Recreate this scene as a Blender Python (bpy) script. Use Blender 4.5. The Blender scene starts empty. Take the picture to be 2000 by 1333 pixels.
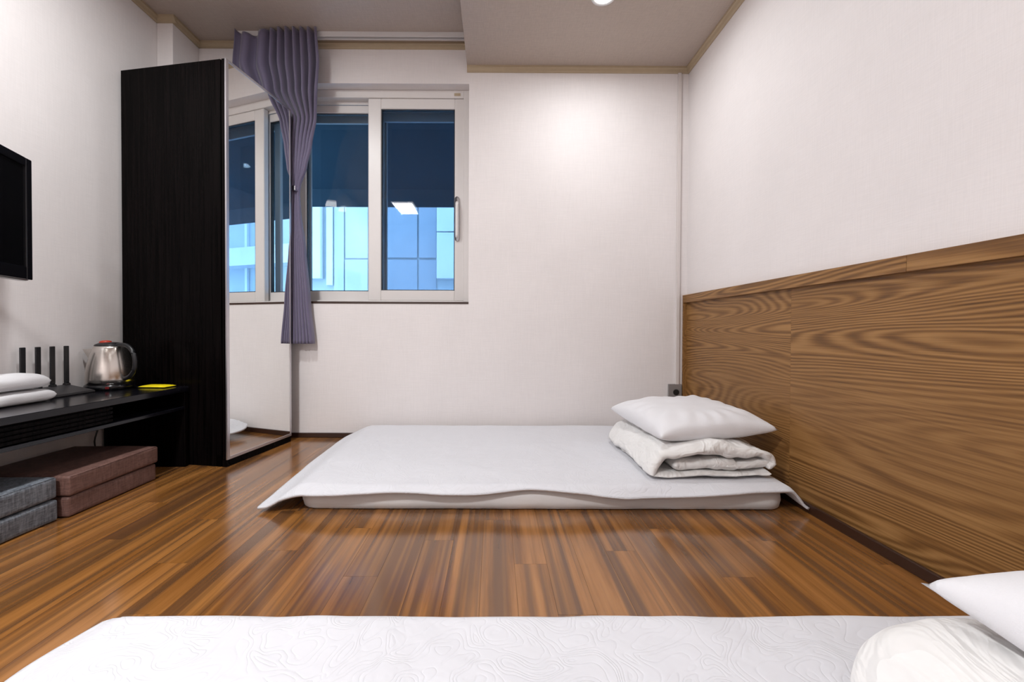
import bpy, bmesh, math, random
from mathutils import Vector, Matrix, noise as mn
random.seed(7)
S = bpy.context.scene
C = S.collection
PI = math.pi

# ------------------------------------------------------------------ camera
cd = bpy.data.cameras.new('camera'); cam = bpy.data.objects.new('camera', cd); C.objects.link(cam)
cd.sensor_width = 36.0; cd.lens = 835.0 / 2000 * 36
cd.shift_x = 31.5 / 2000; cd.shift_y = -12.3 / 2000
cd.clip_start = 0.02
cam.matrix_world = (Matrix.Translation((0, 0, 0.68)) @ Matrix.Rotation(-0.003, 4, 'Z')
                    @ Matrix.Rotation(PI/2 - 0.0125, 4, 'X') @ Matrix.Rotation(0.0037, 4, 'Z'))
S.camera = cam

# ------------------------------------------------------------------ world, exposure, lamps
w = bpy.data.worlds.new('world'); S.world = w; w.use_nodes = True
bg = w.node_tree.nodes['Background']
bg.inputs['Color'].default_value = (0.42, 0.67, 1.0, 1); bg.inputs['Strength'].default_value = 6.4
S.view_settings.view_transform = 'Standard'; S.view_settings.look = 'None'
S.view_settings.gamma = 1; S.view_settings.use_curve_mapping = False
S.view_settings.exposure = 0.04
S.cycles.transparent_max_bounces = 32

def area(name, loc, size, power, col, shape='DISK', spread=PI):
    l = bpy.data.lights.new(name, 'AREA'); l.shape = shape; l.size = size; l.energy = power; l.color = col; l.spread = spread
    o = bpy.data.objects.new(name, l); C.objects.link(o); o.location = loc
    return o
D = 2.672                      # back wall
XR, XP = 1.200, 1.174          # right wall, wood panel frame front
XL = -1.925                    # left wall
XS = -0.176                    # step of the ceiling
ZS, ZH = 2.306, 2.446          # lower and higher ceiling
YB = -1.75                     # wall behind the camera
WARM = (0.98, 0.99, 1.0); COOL = (0.965, 0.99, 1.0)
DOWN_AND_FILL = [(0.525, 2.095, ZS), (0.53, 0.75, ZS), (0.53, -0.55, ZS), (-1.20, 1.35, ZH)]  # last entry: added fill light for the left wall, reflection hidden behind the stile
for (x, y, z), p in zip(DOWN_AND_FILL, (7.6, 1.4, 3.0, 21.0)): area('downlight_and_fill_lamp', (x, y, z-0.022), 0.11, p, COOL)
LAMPS = [(-1.26, -0.42)]
for (x, y), p in zip(LAMPS, (64,)): area('ceiling_lamp_light', (x, y, ZH-0.062), 0.26, p, WARM, 'SQUARE')

# ------------------------------------------------------------------ materials
class N:
    def __init__(s, name):
        s.m = bpy.data.materials.new(name); s.m.use_nodes = True; s.t = s.m.node_tree; s.n = s.t.nodes
        s.b = s.n['Principled BSDF']
    def new(s, ty, **k):
        x = s.n.new(ty)
        for a, v in k.items():
            if a.startswith('i_'): x.inputs[a[2:].replace('_', ' ')].default_value = v
            else: setattr(x, a, v)
        return x
    def l(s, a, b): s.t.links.new(a, b)
    def coord(s, scale, kind='Object', add=None):
        tc = s.new('ShaderNodeTexCoord'); mp = s.new('ShaderNodeMapping'); mp.inputs['Scale'].default_value = scale
        src = tc.outputs[kind]
        if add is not None:
            va = s.new('ShaderNodeVectorMath', operation='ADD'); s.l(src, va.inputs[0]); s.l(add, va.inputs[1]); src = va.outputs[0]
        s.l(src, mp.inputs[0]); return mp.outputs[0]
    def noise(s, vec, scale=1, detail=2, rough=.5, dist=0):
        x = s.new('ShaderNodeTexNoise'); x.inputs['Scale'].default_value = scale; x.inputs['Detail'].default_value = detail
        x.inputs['Roughness'].default_value = rough; x.inputs['Distortion'].default_value = dist
        s.l(vec, x.inputs['Vector']); return x.outputs['Fac']
    def math(s, op, a, b=None, c=None):
        x = s.new('ShaderNodeMath', operation=op)
        for i, v in enumerate((a, b, c)):
            if v is None: continue
            if isinstance(v, (int, float)): x.inputs[i].default_value = v
            else: s.l(v, x.inputs[i])
        return x.outputs[0]
    def ramp(s, f, stops):
        x = s.new('ShaderNodeValToRGB'); e = x.color_ramp.elements
        while len(e) < len(stops): e.new(0.5)
        for i, (p, c) in enumerate(stops): e[i].position = p; e[i].color = (*c, 1)
        s.l(f, x.inputs[0]); return x.outputs[0]
    def mix(s, f, a, b, mode='MIX'):
        x = s.new('ShaderNodeMix', data_type='RGBA', blend_type=mode)
        for i, v in ((0, f), (6, a), (7, b)):
            if isinstance(v, (int, float)): x.inputs[i].default_value = v
            elif isinstance(v, tuple): x.inputs[i].default_value = (*v, 1)
            else: s.l(v, x.inputs[i])
        return x.outputs[2]
    def bump(s, h, strength, dist=0.01):
        x = s.new('ShaderNodeBump'); x.inputs['Strength'].default_value = strength; x.inputs['Distance'].default_value = dist
        s.l(h, x.inputs['Height']); s.l(x.outputs[0], s.b.inputs['Normal'])
    def set(s, **k):
        for a, v in k.items():
            i = s.b.inputs[a.replace('_', ' ')]
            if isinstance(v, (int, float)): i.default_value = v
            elif isinstance(v, tuple): i.default_value = (*v, 1) if len(v) == 3 else v
            else: s.l(v, i)
        return s.m

def plain(name, col, rough=.5, metal=0, var=.06, scale=30, bump=0.0, coat=0, spec=.5):
    n = N(name); v = n.coord((scale,)*3); f = n.noise(v, 1, 3)
    c = n.mix(f, tuple(x*(1-var) for x in col), tuple(min(1, x*(1+var)) for x in col))
    if bump: n.bump(f, bump, .002)
    return n.set(Base_Color=c, Roughness=rough, Metallic=metal, Coat_Weight=coat, Specular_IOR_Level=spec)

def wallpaper(name, col, k=1.0):
    n = N(name)
    a = n.noise(n.coord((14, 14, 330)), 1, 3, .6); b = n.noise(n.coord((300, 300, 12)), 1, 3, .6)
    c = n.noise(n.coord((3, 3, 3)), 1, 3)
    h = n.math('ADD', a, b)
    g = n.math('ADD', n.math('MULTIPLY', h, .5), n.math('MULTIPLY', n.math('SUBTRACT', c, .5), .5))
    cc = n.ramp(g, [(.3, tuple(x*(1-.09*k) for x in col)), (.7, tuple(min(1, x*(1+.05*k)) for x in col))])
    n.bump(h, .12, .003)
    return n.set(Base_Color=cc, Roughness=.6, Specular_IOR_Level=.25)
M = {}
M['wall'] = wallpaper('wallpaper_cream', (.755, .712, .705), .6)
def ceilpaper():
    n = N('wallpaper_taupe')
    a = n.noise(n.coord((25, 260, 1)), 1, 3, .6); b = n.noise(n.coord((260, 25, 1)), 1, 3, .6)
    h = n.math('ADD', a, b)
    cc = n.ramp(n.math('MULTIPLY', h, .5), [(.3, (.40, .33, .285)), (.7, (.49, .41, .355))])
    n.bump(h, .25, .004)
    return n.set(Base_Color=cc, Roughness=.42, Specular_IOR_Level=.45)
M['ceil'] = ceilpaper()
M['mould'] = plain('moulding_beige', (.42, .33, .22), .5)
M['base'] = plain('baseboard_dark_brown', (.035, .014, .008), .35)
M['white_pvc'] = plain('white_pvc', (.68, .645, .63), .35, var=.02)
M['grey_pvc'] = plain('grey_pvc', (.30, .31, .33), .4, var=.02)
M['track'] = plain('track_white', (.62, .6, .6), .35, var=.02)
M['gasket'] = plain('black_rubber', (.015, .015, .018), .6)
M['chrome'] = plain('chrome', (.75, .75, .77), .12, 1, var=.02)
M['alu'] = plain('brushed_aluminium', (.60, .58, .61), .28, .9, var=.03)
M['blackp'] = plain('black_plastic', (.010, .010, .012), .35)
M['routerp'] = plain('router_dark_grey', (.030, .028, .030), .42, bump=.2, scale=300)
M['screen'] = plain('black_screen', (.004, .004, .005), .12, var=.01)
M['gloss_black'] = plain('gloss_black', (.006, .006, .008), .18)
M['red'] = plain('red_plastic', (.55, .05, .02), .3)
M['switch_red'] = plain('dark_red_plastic', (.22, .015, .02), .4)
M['yellow'] = plain('yellow_foil', (.85, .68, .01), .35, var=.12)
M['outlet'] = plain('outlet_grey', (.22, .20, .195), .4)
M['hole'] = plain('socket_black', (.008, .008, .008), .5)
M['duct'] = plain('duct_white', (.64, .59, .57), .4, var=.02)

def ebony():
    n = N('ebony_veneer'); f = n.noise(n.coord((90, 90, 2.5)), 1, 4, .6)
    c = n.ramp(f, [(.35, (.0012, .001, .001)), (.7, (.005, .0035, .0035))])
    n.bump(f, .05, .002)
    return n.set(Base_Color=c, Roughness=.22, Specular_IOR_Level=.035)
M['ebony'] = ebony()
def deskm():
    n = N('desk_black'); f = n.noise(n.coord((60, 3, 60)), 1, 4, .6)
    c = n.ramp(f, [(.35, (.003, .003, .005)), (.7, (.010, .0095, .013))])
    return n.set(Base_Color=c, Roughness=.16, Specular_IOR_Level=.4)
M['desk'] = deskm()
def mirror():
    n = N('mirror_glass'); c = n.mix(n.noise(n.coord((2, 2, 2))), (.90, .91, .90), (.92, .93, .92))
    return n.set(Base_Color=c, Roughness=.0, Metallic=1.0)
M['mirror'] = mirror()
def glass(name, tint, refl):
    n = N(name); n.n.remove(n.b)
    tr = n.new('ShaderNodeBsdfTransparent'); gl = n.new('ShaderNodeBsdfGlossy'); gl.inputs['Roughness'].default_value = .015
    f = n.noise(n.coord((6, 6, 6)), 1, 3)
    n.l(n.mix(f, tuple(x*.96 for x in tint), tint), tr.inputs['Color'])
    mx = n.new('ShaderNodeMixShader'); fr = n.new('ShaderNodeFresnel'); ge = n.new('ShaderNodeNewGeometry')
    n.l(n.math('MULTIPLY_ADD', ge.outputs['Backfacing'], 1/1.5-1.5, 1.5), fr.inputs[0])
    n.l(n.math('MULTIPLY', fr.outputs[0], refl), mx.inputs[0]); n.l(tr.outputs[0], mx.inputs[1]); n.l(gl.outputs[0], mx.inputs[2])
    n.l(mx.outputs[0], n.n['Material Output'].inputs[0]); return n.m
M['glass'] = glass('clear_glass', (.93, .96, .97), .35)
M['glass_tint'] = glass('tinted_glass', (.72, .80, .87), .5)

def woodpanel(name, along='Y', base=((.085, .036, .010), (.205, .096, .028), (.34, .178, .062)), kx=.55, kz=5.4, rings=112, rand=False, rough=.42, fs=150):
    n = N(name); add = None
    if rand:
        oi = n.new('ShaderNodeObjectInfo'); cx = n.new('ShaderNodeCombineXYZ')
        n.l(n.math('MULTIPLY', oi.outputs['Random'], 37.0), cx.inputs[0]); n.l(n.math('MULTIPLY', oi.outputs['Random'], 91.0), cx.inputs[1])
        n.l(n.math('MULTIPLY', oi.outputs['Random'], 53.0), cx.inputs[2]); add = cx.outputs[0]
    sc = (kz, kx, kz)
    f = n.noise(n.coord(sc, add=add), 1, 1.3, .4, .25)
    w1 = n.noise(n.coord((kz*5, kx*9, kz*5), add=add), 1, 3, .6)
    r = n.math('SINE', n.math('ADD', n.math('MULTIPLY', f, rings*2), n.math('MULTIPLY', w1, 2.0)))
    r = n.math('MULTIPLY_ADD', r, .5, .5)
    am = n.ramp(n.noise(n.coord((kz*.6, kx*.9, kz*.6), add=add), 1, 1), [(.34, (.38, .38, .38)), (.58, (1, 1, 1))])
    r = n.math('MULTIPLY_ADD', n.math('SUBTRACT', r, .5), am, .5)
    fib = n.noise(n.coord((fs*1.3, 3.5, fs*1.3), add=add), 1, 4, .65)
    r2 = n.math('ADD', n.math('MULTIPLY', r, .40), n.math('MULTIPLY', fib, .75))
    col = n.ramp(r2, [(.22, base[0]), (.52, base[1]), (.86, base[2])])
    n.bump(r2, .12, .002)
    return n, col, r2, add, rough
def wp():
    n, col, r2, add, rough = woodpanel('oak_veneer_panel', rand=True)
    return n.set(Base_Color=col, Roughness=.42, Specular_IOR_Level=.4)
M['wood'] = wp()
def fl():
    n, col, r2, add, rough = woodpanel('laminate_plank', base=((.058, .018, .005), (.205, .078, .018), (.35, .150, .042)), kx=.5, kz=9, rings=13, rand=True, fs=60)
    st = n.noise(n.coord((34, .35, 34), add=add), 1, 2.5, .55)
    col = n.mix(n.math('MULTIPLY', n.ramp(st, [(.40, (1, 1, 1)), (.56, (0, 0, 0))]), .88), col, (.055, .025, .016))
    st2 = n.noise(n.coord((14, .3, 14), add=add), 1, 1, .5)
    col = n.mix(n.math('MULTIPLY', st2, .35), col, (.38, .17, .040))
    n.bump(r2, .012, .001)
    return n.set(Base_Color=col, Roughness=.16, Specular_IOR_Level=.5, IOR=1.5, Coat_Weight=.45, Coat_IOR=1.7, Coat_Roughness=.22)
M['plank'] = fl()
M['sub'] = plain('plank_gap_dark', (.09, .045, .02), .6)

def linen(name, col, rough=.85, bump=.15, wr=.0, sheen=.2):
    n = N(name); a = n.noise(n.coord((500, 500, 500)), 1, 2); b = n.noise(n.coord((9, 9, 9)), 1, 4, .6, .8)
    h = n.math('ADD', n.math('MULTIPLY', a, .12), n.math('MULTIPLY', b, wr))
    n.bump(h, bump, .02)
    c = n.mix(b, tuple(x*.97 for x in col), col)
    return n.set(Base_Color=c, Roughness=rough, Sheen_Weight=sheen, Specular_IOR_Level=.2)
M['cotton'] = linen('white_cotton', (.73, .725, .75), .8, .25, .35)
def duvetm():
    n = N('crumpled_duvet_cotton'); b = n.noise(n.coord((7, 5, 9)), 1, 3, .55, 1.5); c = n.noise(n.coord((15, 12, 18)), 1, 2, .5, .8)
    r = n.math('SUBTRACT', 1.0, n.math('ABSOLUTE', n.math('MULTIPLY', n.math('SUBTRACT', b, .5), 6.0)))
    h = n.math('ADD', n.math('MULTIPLY', n.math('MAXIMUM', r, 0.0), .55), n.math('MULTIPLY', c, .6)); n.bump(h, .32, .03)
    return n.set(Base_Color=(.75, .74, .73), Roughness=.8, Sheen_Weight=.15, Specular_IOR_Level=.2)
M['duvet_plain'] = linen('white_duvet_cotton', (.68, .67, .665), .8, .6, .8)
M['duvet'] = duvetm()
M['mattress'] = linen('mattress_sheet', (.70, .69, .69), .8, .15, .15)
M['towel'] = linen('white_towel', (.78, .77, .79), .95, .35, .2)
def quilt():
    n = N('quilted_cotton')
    wv = n.new('ShaderNodeTexNoise'); wv.inputs['Scale'].default_value = 9.0; wv.inputs['Detail'].default_value = .5; wv.inputs['Distortion'].default_value = 1.6
    n.l(n.coord((1, 1, 1)), wv.inputs['Vector'])
    s = n.math('ABSOLUTE', n.math('SINE', n.math('MULTIPLY', wv.outputs['Fac'], 36)))
    st = n.ramp(s, [(0, (0, 0, 0)), (.5, (.75, .75, .75)), (1, (1, 1, 1))])
    v2 = n.noise(n.coord((3.5, 3.5, 3.5)), 1, 4, .55, .6)
    h = n.math('ADD', n.math('MULTIPLY', st, .05), n.math('MULTIPLY', v2, 1.0))
    n.bump(h, .55, .022)
    return n.set(Base_Color=(.64, .64, .675), Roughness=.8, Sheen_Weight=.15, Specular_IOR_Level=.2)
M['quilt'] = quilt()
def curt():
    n = N('purple_grey_blackout_fabric'); a = n.noise(n.coord((400, 400, 400)), 1, 2)
    c = n.mix(a, (.105, .09, .150), (.150, .128, .205)); n.bump(a, .1, .002)
    return n.set(Base_Color=c, Roughness=.62, Sheen_Weight=.35, Specular_IOR_Level=.3)
M['curtain'] = curt()
def fabric(name, c1, c2):
    n = N(name); a = n.noise(n.coord((160, 160, 18)), 1, 3, .7); b = n.noise(n.coord((40, 40, 300)), 1, 3, .7)
    h = n.math('MULTIPLY', n.math('ADD', a, b), .5)
    c = n.ramp(h, [(.38, c1), (.62, c2)]); n.bump(h, .25, .003)
    return n.set(Base_Color=c, Roughness=.55, Specular_IOR_Level=.35)
M['brown_fab'] = fabric('brown_woven_vinyl', (.095, .048, .040), (.185, .10, .082))
M['grey_fab'] = fabric('grey_woven_vinyl', (.055, .062, .075), (.20, .22, .25))
def steel():
    n = N('brushed_steel'); a = n.noise(n.coord((4, 4, 700)), 1, 3, .6)
    n.bump(a, .12, .001)
    return n.set(Base_Color=n.mix(a, (.62, .58, .54), (.78, .74, .70)), Roughness=.22, Metallic=1.0, Anisotropic=.5)
M['steel'] = steel()
def emit(name, col, st):
    n = N(name); return n.set(Base_Color=(.9, .9, .9), Emission_Color=col, Emission_Strength=st)
M['lamp'] = emit('lamp_diffuser', (1, .95, .9), 9.0)
M['dlamp'] = emit('downlight_diffuser', (1, .97, .96), 10.0)
M['lampframe'] = plain('lamp_frame_white', (.7, .7, .7), .4)
M['facade'] = plain('facade_blue_grey', (.46, .52, .55), .6, var=.08, scale=3)
M['facade_l'] = plain('facade_pale_panel', (.68, .72, .76), .5, var=.05, scale=3)
M['facade_g'] = plain('facade_grey_panel', (.34, .38, .43), .55, var=.06, scale=2)
def awn():
    n = N('awning_blue_fabric'); a = n.noise(n.coord((2, 2, 2)), 1, 3)
    tl = n.new('ShaderNodeBsdfTranslucent'); n.l(n.mix(a, (.001, .020, .048), (.004, .045, .090)), tl.inputs['Color'])
    mx = n.new('ShaderNodeMixShader'); mx.inputs[0].default_value = .35
    n.set(Base_Color=n.mix(a, (.008, .03, .05), (.012, .05, .08)), Roughness=.7)
    n.l(n.b.outputs[0], mx.inputs[1]); n.l(tl.outputs[0], mx.inputs[2]); n.l(mx.outputs[0], n.n['Material Output'].inputs[0]); return n.m
M['awning'] = awn()
M['steelbar'] = plain('awning_bar', (.03, .05, .08), .5)
M['ground'] = plain('outside_concrete', (.3, .32, .34), .8, scale=4)

# ------------------------------------------------------------------ mesh helpers
def obj(name, bm, mat, parent=None, smooth=False, kind=None):
    me = bpy.data.meshes.new(name); bm.normal_update(); bm.to_mesh(me); bm.free()
    o = bpy.data.objects.new(name, me); C.objects.link(o)
    me.materials.append(M[mat] if isinstance(mat, str) else mat)
    if smooth:
        for p in me.polygons: p.use_smooth = True
    if parent: 
        o.parent = parent
        o.matrix_parent_inverse = Matrix.Translation(-Vector(parent.location)) if parent.rotation_euler.z == 0 else parent.matrix_basis.inverted()
    if kind: o['kind'] = kind
    return o
def thing(name, label, cat, loc=(0, 0, 0), group=None):
    o = bpy.data.objects.new(name, None); C.objects.link(o); o.location = loc; o.empty_display_size = .05
    o['label'] = label; o['category'] = cat
    if group: o['group'] = group
    return o
def tag(o, label, cat, group=None):
    o['label'] = label; o['category'] = cat
    if group: o['group'] = group
    return o
def bx(bm, x0, x1, y0, y1, z0, z1, bev=0, seg=2, mat=None):
    vs = [bm.verts.new(p) for p in ((x0,y0,z0),(x1,y0,z0),(x1,y1,z0),(x0,y1,z0),(x0,y0,z1),(x1,y0,z1),(x1,y1,z1),(x0,y1,z1))]
    fs = [bm.faces.new([vs[i] for i in q]) for q in ((0,3,2,1),(4,5,6,7),(0,1,5,4),(1,2,6,5),(2,3,7,6),(3,0,4,7))]
    vv = vs
    if bev:
        es = list({e for f in fs for e in f.edges})
        r = bmesh.ops.bevel(bm, geom=es, offset=bev, segments=seg, profile=.5, affect='EDGES')
        vv = list({v for f in bm.faces if f.is_valid for v in f.verts}) if mat else []
    if mat:
        for v in (vv if bev else vs): v.co = mat @ v.co
def box(name, x0, x1, y0, y1, z0, z1, m, parent=None, bev=0, seg=2, smooth=False, xf=None):
    bm = bmesh.new(); bx(bm, x0, x1, y0, y1, z0, z1, bev, seg)
    if xf: bmesh.ops.transform(bm, matrix=xf, verts=bm.verts)
    return obj(name, bm, m, parent, smooth)
def lathe(bm, prof, c=(0, 0, 0), n=40, cap=True):
    rings = []
    for r, z in prof:
        rings.append([bm.verts.new((c[0]+r*math.cos(2*PI*i/n), c[1]+r*math.sin(2*PI*i/n), c[2]+z)) for i in range(n)])
    for a, b in zip(rings, rings[1:]):
        for i in range(n): bm.faces.new((a[i], a[(i+1) % n], b[(i+1) % n], b[i]))
    if cap:
        bm.faces.new(rings[0][::-1]); bm.faces.new(rings[-1])
def tube(bm, pts, r, n=10, flat=1.0, up=None):
    pts = [Vector(p) for p in pts]; rings = []
    rr = r if isinstance(r, (list, tuple)) else [r]*len(pts)
    for i, p in enumerate(pts):
        t = (pts[min(i+1, len(pts)-1)] - pts[max(i-1, 0)]).normalized()
        u = Vector(up) if up else (Vector((0, 0, 1)) if abs(t.z) < .9 else Vector((0, 1, 0)))
        a = t.cross(u).normalized(); b = t.cross(a).normalized()
        rings.append([bm.verts.new(p + a*rr[i]*math.cos(2*PI*k/n) + b*rr[i]*flat*math.sin(2*PI*k/n)) for k in range(n)])
    for a, b in zip(rings, rings[1:]):
        for k in range(n): bm.faces.new((a[k], b[k], b[(k+1) % n], a[(k+1) % n]))
    bm.faces.new(rings[0]); bm.faces.new(rings[-1][::-1])
def smooth_pts(pts, k=6):
    out = []; P = [Vector(p) for p in pts]
    for i in range(len(P)-1):
        p0, p1, p2, p3 = P[max(i-1, 0)], P[i], P[i+1], P[min(i+2, len(P)-1)]
        for j in range(k):
            t = j/k
            out.append(.5*((2*p1)+(-p0+p2)*t+(2*p0-5*p1+4*p2-p3)*t*t+(-p0+3*p1-3*p2+p3)*t**3))
    out.append(P[-1]); return out
def nz(x, y, z, s=1.0): return mn.noise(Vector((x*s, y*s, z*s)))
def sstep(a, b, x):
    t = max(0, min(1, (x-a)/(b-a))); return t*t*(3-2*t)
def lerp(a, b, t): return a+(b-a)*t
def interp(tab, x):
    if x <= tab[0][0]: return tab[0][1:]
    for a, b in zip(tab, tab[1:]):
        if x <= b[0]:
            t = (x-a[0])/(b[0]-a[0]); t = t*t*(3-2*t)*.5+t*.5
            return tuple(lerp(p, q, t) for p, q in zip(a[1:], b[1:]))
    return tab[-1][1:]

# ------------------------------------------------------------------ room shell
def struct(o): o['kind'] = 'structure'; return o
WX0, WX1, WZ0, WZ1 = -1.345, -0.1637, 0.850, 2.203       # window opening
WT = 0.30
bm = bmesh.new()
xs = [XL-.2, WX0, WX1, XR+.2]; zs = [-.05, WZ0, WZ1, ZH+.05]
for i in range(3):
    for j in range(3):
        if i == 1 and j == 1: continue
        bx(bm, xs[i], xs[i+1], D, D+WT, zs[j], zs[j+1])
bmesh.ops.remove_doubles(bm, verts=bm.verts, dist=1e-5)
ff = {}
for f in bm.faces: ff.setdefault(tuple(round(c, 4) for c in f.calc_center_median()), []).append(f)
bmesh.ops.delete(bm, geom=[f for l in ff.values() if len(l) > 1 for f in l], context='FACES')
struct(obj('wall_back', bm, 'wall'))
struct(box('wall_right', XR, XR+.2, YB-.2, D, -.05, ZH+.05, 'wall'))
struct(box('wall_left', XL-.2, XL, YB-.2, D, -.05, ZH+.05, 'wall'))
struct(box('wall_front', XL, XR, YB-.2, YB, -.05, ZH+.05, 'wall'))
PY, PX = 2.455, -1.835
struct(box('wall_pilaster', XL, PX, PY, D, 0, ZH, 'wall', bev=.003))
ce = struct(bpy.data.objects.new('ceiling', None)); C.objects.link(ce)
box('ceiling_high', XL, XS, YB, D, ZH, ZH+.06, 'ceil', ce)
box('ceiling_low', XS, XR, YB, D, ZS, ZH+.05, 'ceil', ce)
# ceiling mouldings (stepped strip: two ledges)
def mould(name, a, b, z, out, tr=0):
    # a->b along the wall; out = inward direction
    a = Vector((*a, 0)); b = Vector((*b, 0)); o = Vector((*out, 0)); bm = bmesh.new()
    prof = [(0, z), (.024, z), (.024, z-.012), (.018, z-.016), (.014, z-.030), (.006, z-.034), (0, z-.034)]
    d = (b-a).normalized()
    A = [bm.verts.new(a + o*p + Vector((0, 0, q))) for p, q in prof]; B = [bm.verts.new(b + o*p + Vector((0, 0, q))) for p, q in prof]
    n = len(prof)
    for i in range(n): bm.faces.new((A[i], A[(i+1) % n], B[(i+1) % n], B[i]))
    bm.faces.new(A[::-1]); bm.faces.new(B); bmesh.ops.recalc_face_normals(bm, faces=bm.faces)
    return struct(obj(name, bm, 'mould'))
mould('trim_1', (XL, YB), (XL, PY), ZH, (1, 0))
mould('trim_2', (XL, PY), (PX+.024, PY), ZH, (0, -1))
mould('trim_3', (PX, PY), (PX, D), ZH, (1, 0))
mould('trim_4', (PX, D), (XS, D), ZH, (0, -1))
mould('trim_5', (XS, D), (XR, D), ZS, (0, -1))
mould('trim_6', (XR, D), (XR, YB), ZS, (-1, 0))
# baseboards
def bboard(name, x0, x1, y0, y1, h=.030): return struct(box(name, x0, x1, y0, y1, 0.0, h, 'base', bev=.003))
bboard('baseboard_back', PX, XP+.0, D-.012, D)
bboard('baseboard_left', XL, XL+.012, YB, PY)
bboard('baseboard_right', XP-.004, XP+.008, YB, D-.012, .034)
# floor: sub floor and planks as single pieces
fo = struct(box('floor', XL-.2, XR+.2, YB-.2, D+.1, -.08, -.004, 'sub'))
cache = {}
PWD, PLN = .0945, .92
def plank(x, y, wd, ln):
    k = (round(wd, 4), round(ln, 3))
    if k not in cache:
        bm = bmesh.new(); g = .0003
        bx(bm, g, wd-g, g, ln-g, -.004, .0)
        me = bpy.data.meshes.new('plank'); bm.to_mesh(me); bm.free(); me.materials.append(M['plank']); cache[k] = me
    o = bpy.data.objects.new('plank', cache[k]); C.objects.link(o); o.location = (x, y, 0); o.parent = fo
x = XL; ci = 0
offs = [0.0, .37, .68, .18, .52, .83, .29, .61, .09, .45, .76]
while x < XR-.005:
    wd = min(PWD, XR-x); y = YB-PLN*offs[ci % 11]
    while y < D-.01:
        y0, y1 = max(y, YB), min(y+PLN, D)
        if y1-y0 > .02: plank(x, y0, wd, y1-y0)
        y += PLN
    x += PWD; ci += 1

# wood wainscot on the right wall: veneer sheets, top rail, end stile
wn = struct(bpy.data.objects.new('trim_7', None)); C.objects.link(wn); wn.location = (XR, 0, 0)
wn['label'] = 'brown oak veneer wainscot panelling on the right wall'
ZP = .897
for a, b in ((1.7212, D-.012), (.5002, 1.7208), (-.7208, .4998), (YB+.01, -.7212)):
    box('veneer_panel', XP+.021, XR, a, b, .0, ZP-.04, 'wood', wn, bev=.0003)
for a, b in ((1.2195, D), (-.0005, 1.2185), (YB+.01, -.0015)):
    o = box('top_rail', XP, XR, a, b, ZP-.048, ZP, 'wood', wn, bev=.001)
box('end_stile', XP, XR, D-.014, D-.0005, .0, ZP-.048, 'wood', wn, bev=.001)

# ------------------------------------------------------------------ window_1 (inner), window_2 (outer)
def ring(bm, x0, x1, z0, z1, y0, y1, l, r, t, b, bev=.003):
    bx(bm, x0, x0+l, y0, y1, z0, z1, bev, 1); bx(bm, x1-r, x1, y0, y1, z0, z1, bev, 1)
    bx(bm, x0+l-.001, x1-r+.001, y0, y1, z1-t, z1, bev, 1); bx(bm, x0+l-.001, x1-r+.001, y0, y1, z0, z0+b, bev, 1)
FY = 2.742
w1 = struct(bpy.data.objects.new('window_1', None)); C.objects.link(w1); w1.location = (WX0, FY, WZ0)
bm = bmesh.new(); ring(bm, WX0, WX1, WZ0, WZ1, FY, FY+.105, .035, .038, .050, .012)
bx(bm, WX0+.03, WX1-.03, FY+.050, FY+.054, WZ1-.070, WZ1-.05); bx(bm, WX0+.03, WX1-.03, FY+.050, FY+.054, WZ0+.01, WZ0+.02)
obj('window_frame', bm, 'white_pvc', w1)
def sash(x0, x1, y0, l, r, t, b, z0, z1, gm, nm='sash'):
    bm = bmesh.new(); ring(bm, x0, x1, z0, z1, y0, y0+.038, l, r, t, b, .004)
    s = obj(nm, bm, 'white_pvc', w1)
    bm = bmesh.new(); ring(bm, x0+l-.001, x1-r+.001, z0+b-.001, z1-t+.001, y0+.006, y0+.030, .006, .006, .006, .006, 0)
    obj('gasket', bm, 'gasket', s)
    box('pane', x0+l+.002, x1-r-.002, y0+.016, y0+.020, z0+b+.002, z1-t-.002, gm, s)
    return s
# right sash in front, left sash behind it
SX = lambda px, y: (px-968.5)/835*y
rs = sash(-.812, -.197, FY+.006, .082, .062, .066, .066, WZ0+.012, WZ1-.051, 'glass_tint')
ls = sash(-1.312, -.742, FY+.058, .082, .066, .052, .062, WZ0+.014, WZ1-.068, 'glass')
# handle
hs = bpy.data.objects.new('handle', None)
bm = bmesh.new(); zc, xh = 1.385, -.243
prof = [(math.sin(a)*.0135, math.cos(a)*.0135) for a in [i*PI/8 for i in range(-4, 5)]]
up = [(p[0], p[1]+.128) for p in prof]; lo = [(-p[0], -p[1]-.128) for p in prof]
outl = [(xh+a, zc+b) for a, b in up+lo]
f0 = [bm.verts.new((a, FY-.012, b)) for a, b in outl]; f1 = [bm.verts.new((a, FY+.006, b)) for a, b in outl]
for i in range(len(outl)): bm.faces.new((f0[i], f0[(i+1) % len(outl)], f1[(i+1) % len(outl)], f1[i]))
bm.faces.new(f0); bm.faces.new(f1[::-1]); bmesh.ops.recalc_face_normals(bm, faces=bm.faces)
bmesh.ops.bevel(bm, geom=[e for e in bm.edges if abs(e.verts[0].co.y-FY+.012) < 1e-5 and abs(e.verts[1].co.y-FY+.012) < 1e-5], offset=.005, segments=2, affect='EDGES')
h = obj('handle', bm, 'chrome', w1, True); h['label'] = 'chrome pull handle with a white grip'
bm = bmesh.new(); tube(bm, smooth_pts([(xh+.001, FY-.012, zc+.10), (xh+.001, FY-.024, zc+.085), (xh+.001, FY-.026, zc), (xh+.001, FY-.024, zc-.10), (xh+.001, FY-.012, zc-.118)], 5), .0095, 10)
obj('grip', bm, 'white_pvc', h, True)
box('window_sill', WX0, WX1, D-.004, FY+.002, WZ0-.012, WZ0+.0005, 'base', w1, bev=.0015)
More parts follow.
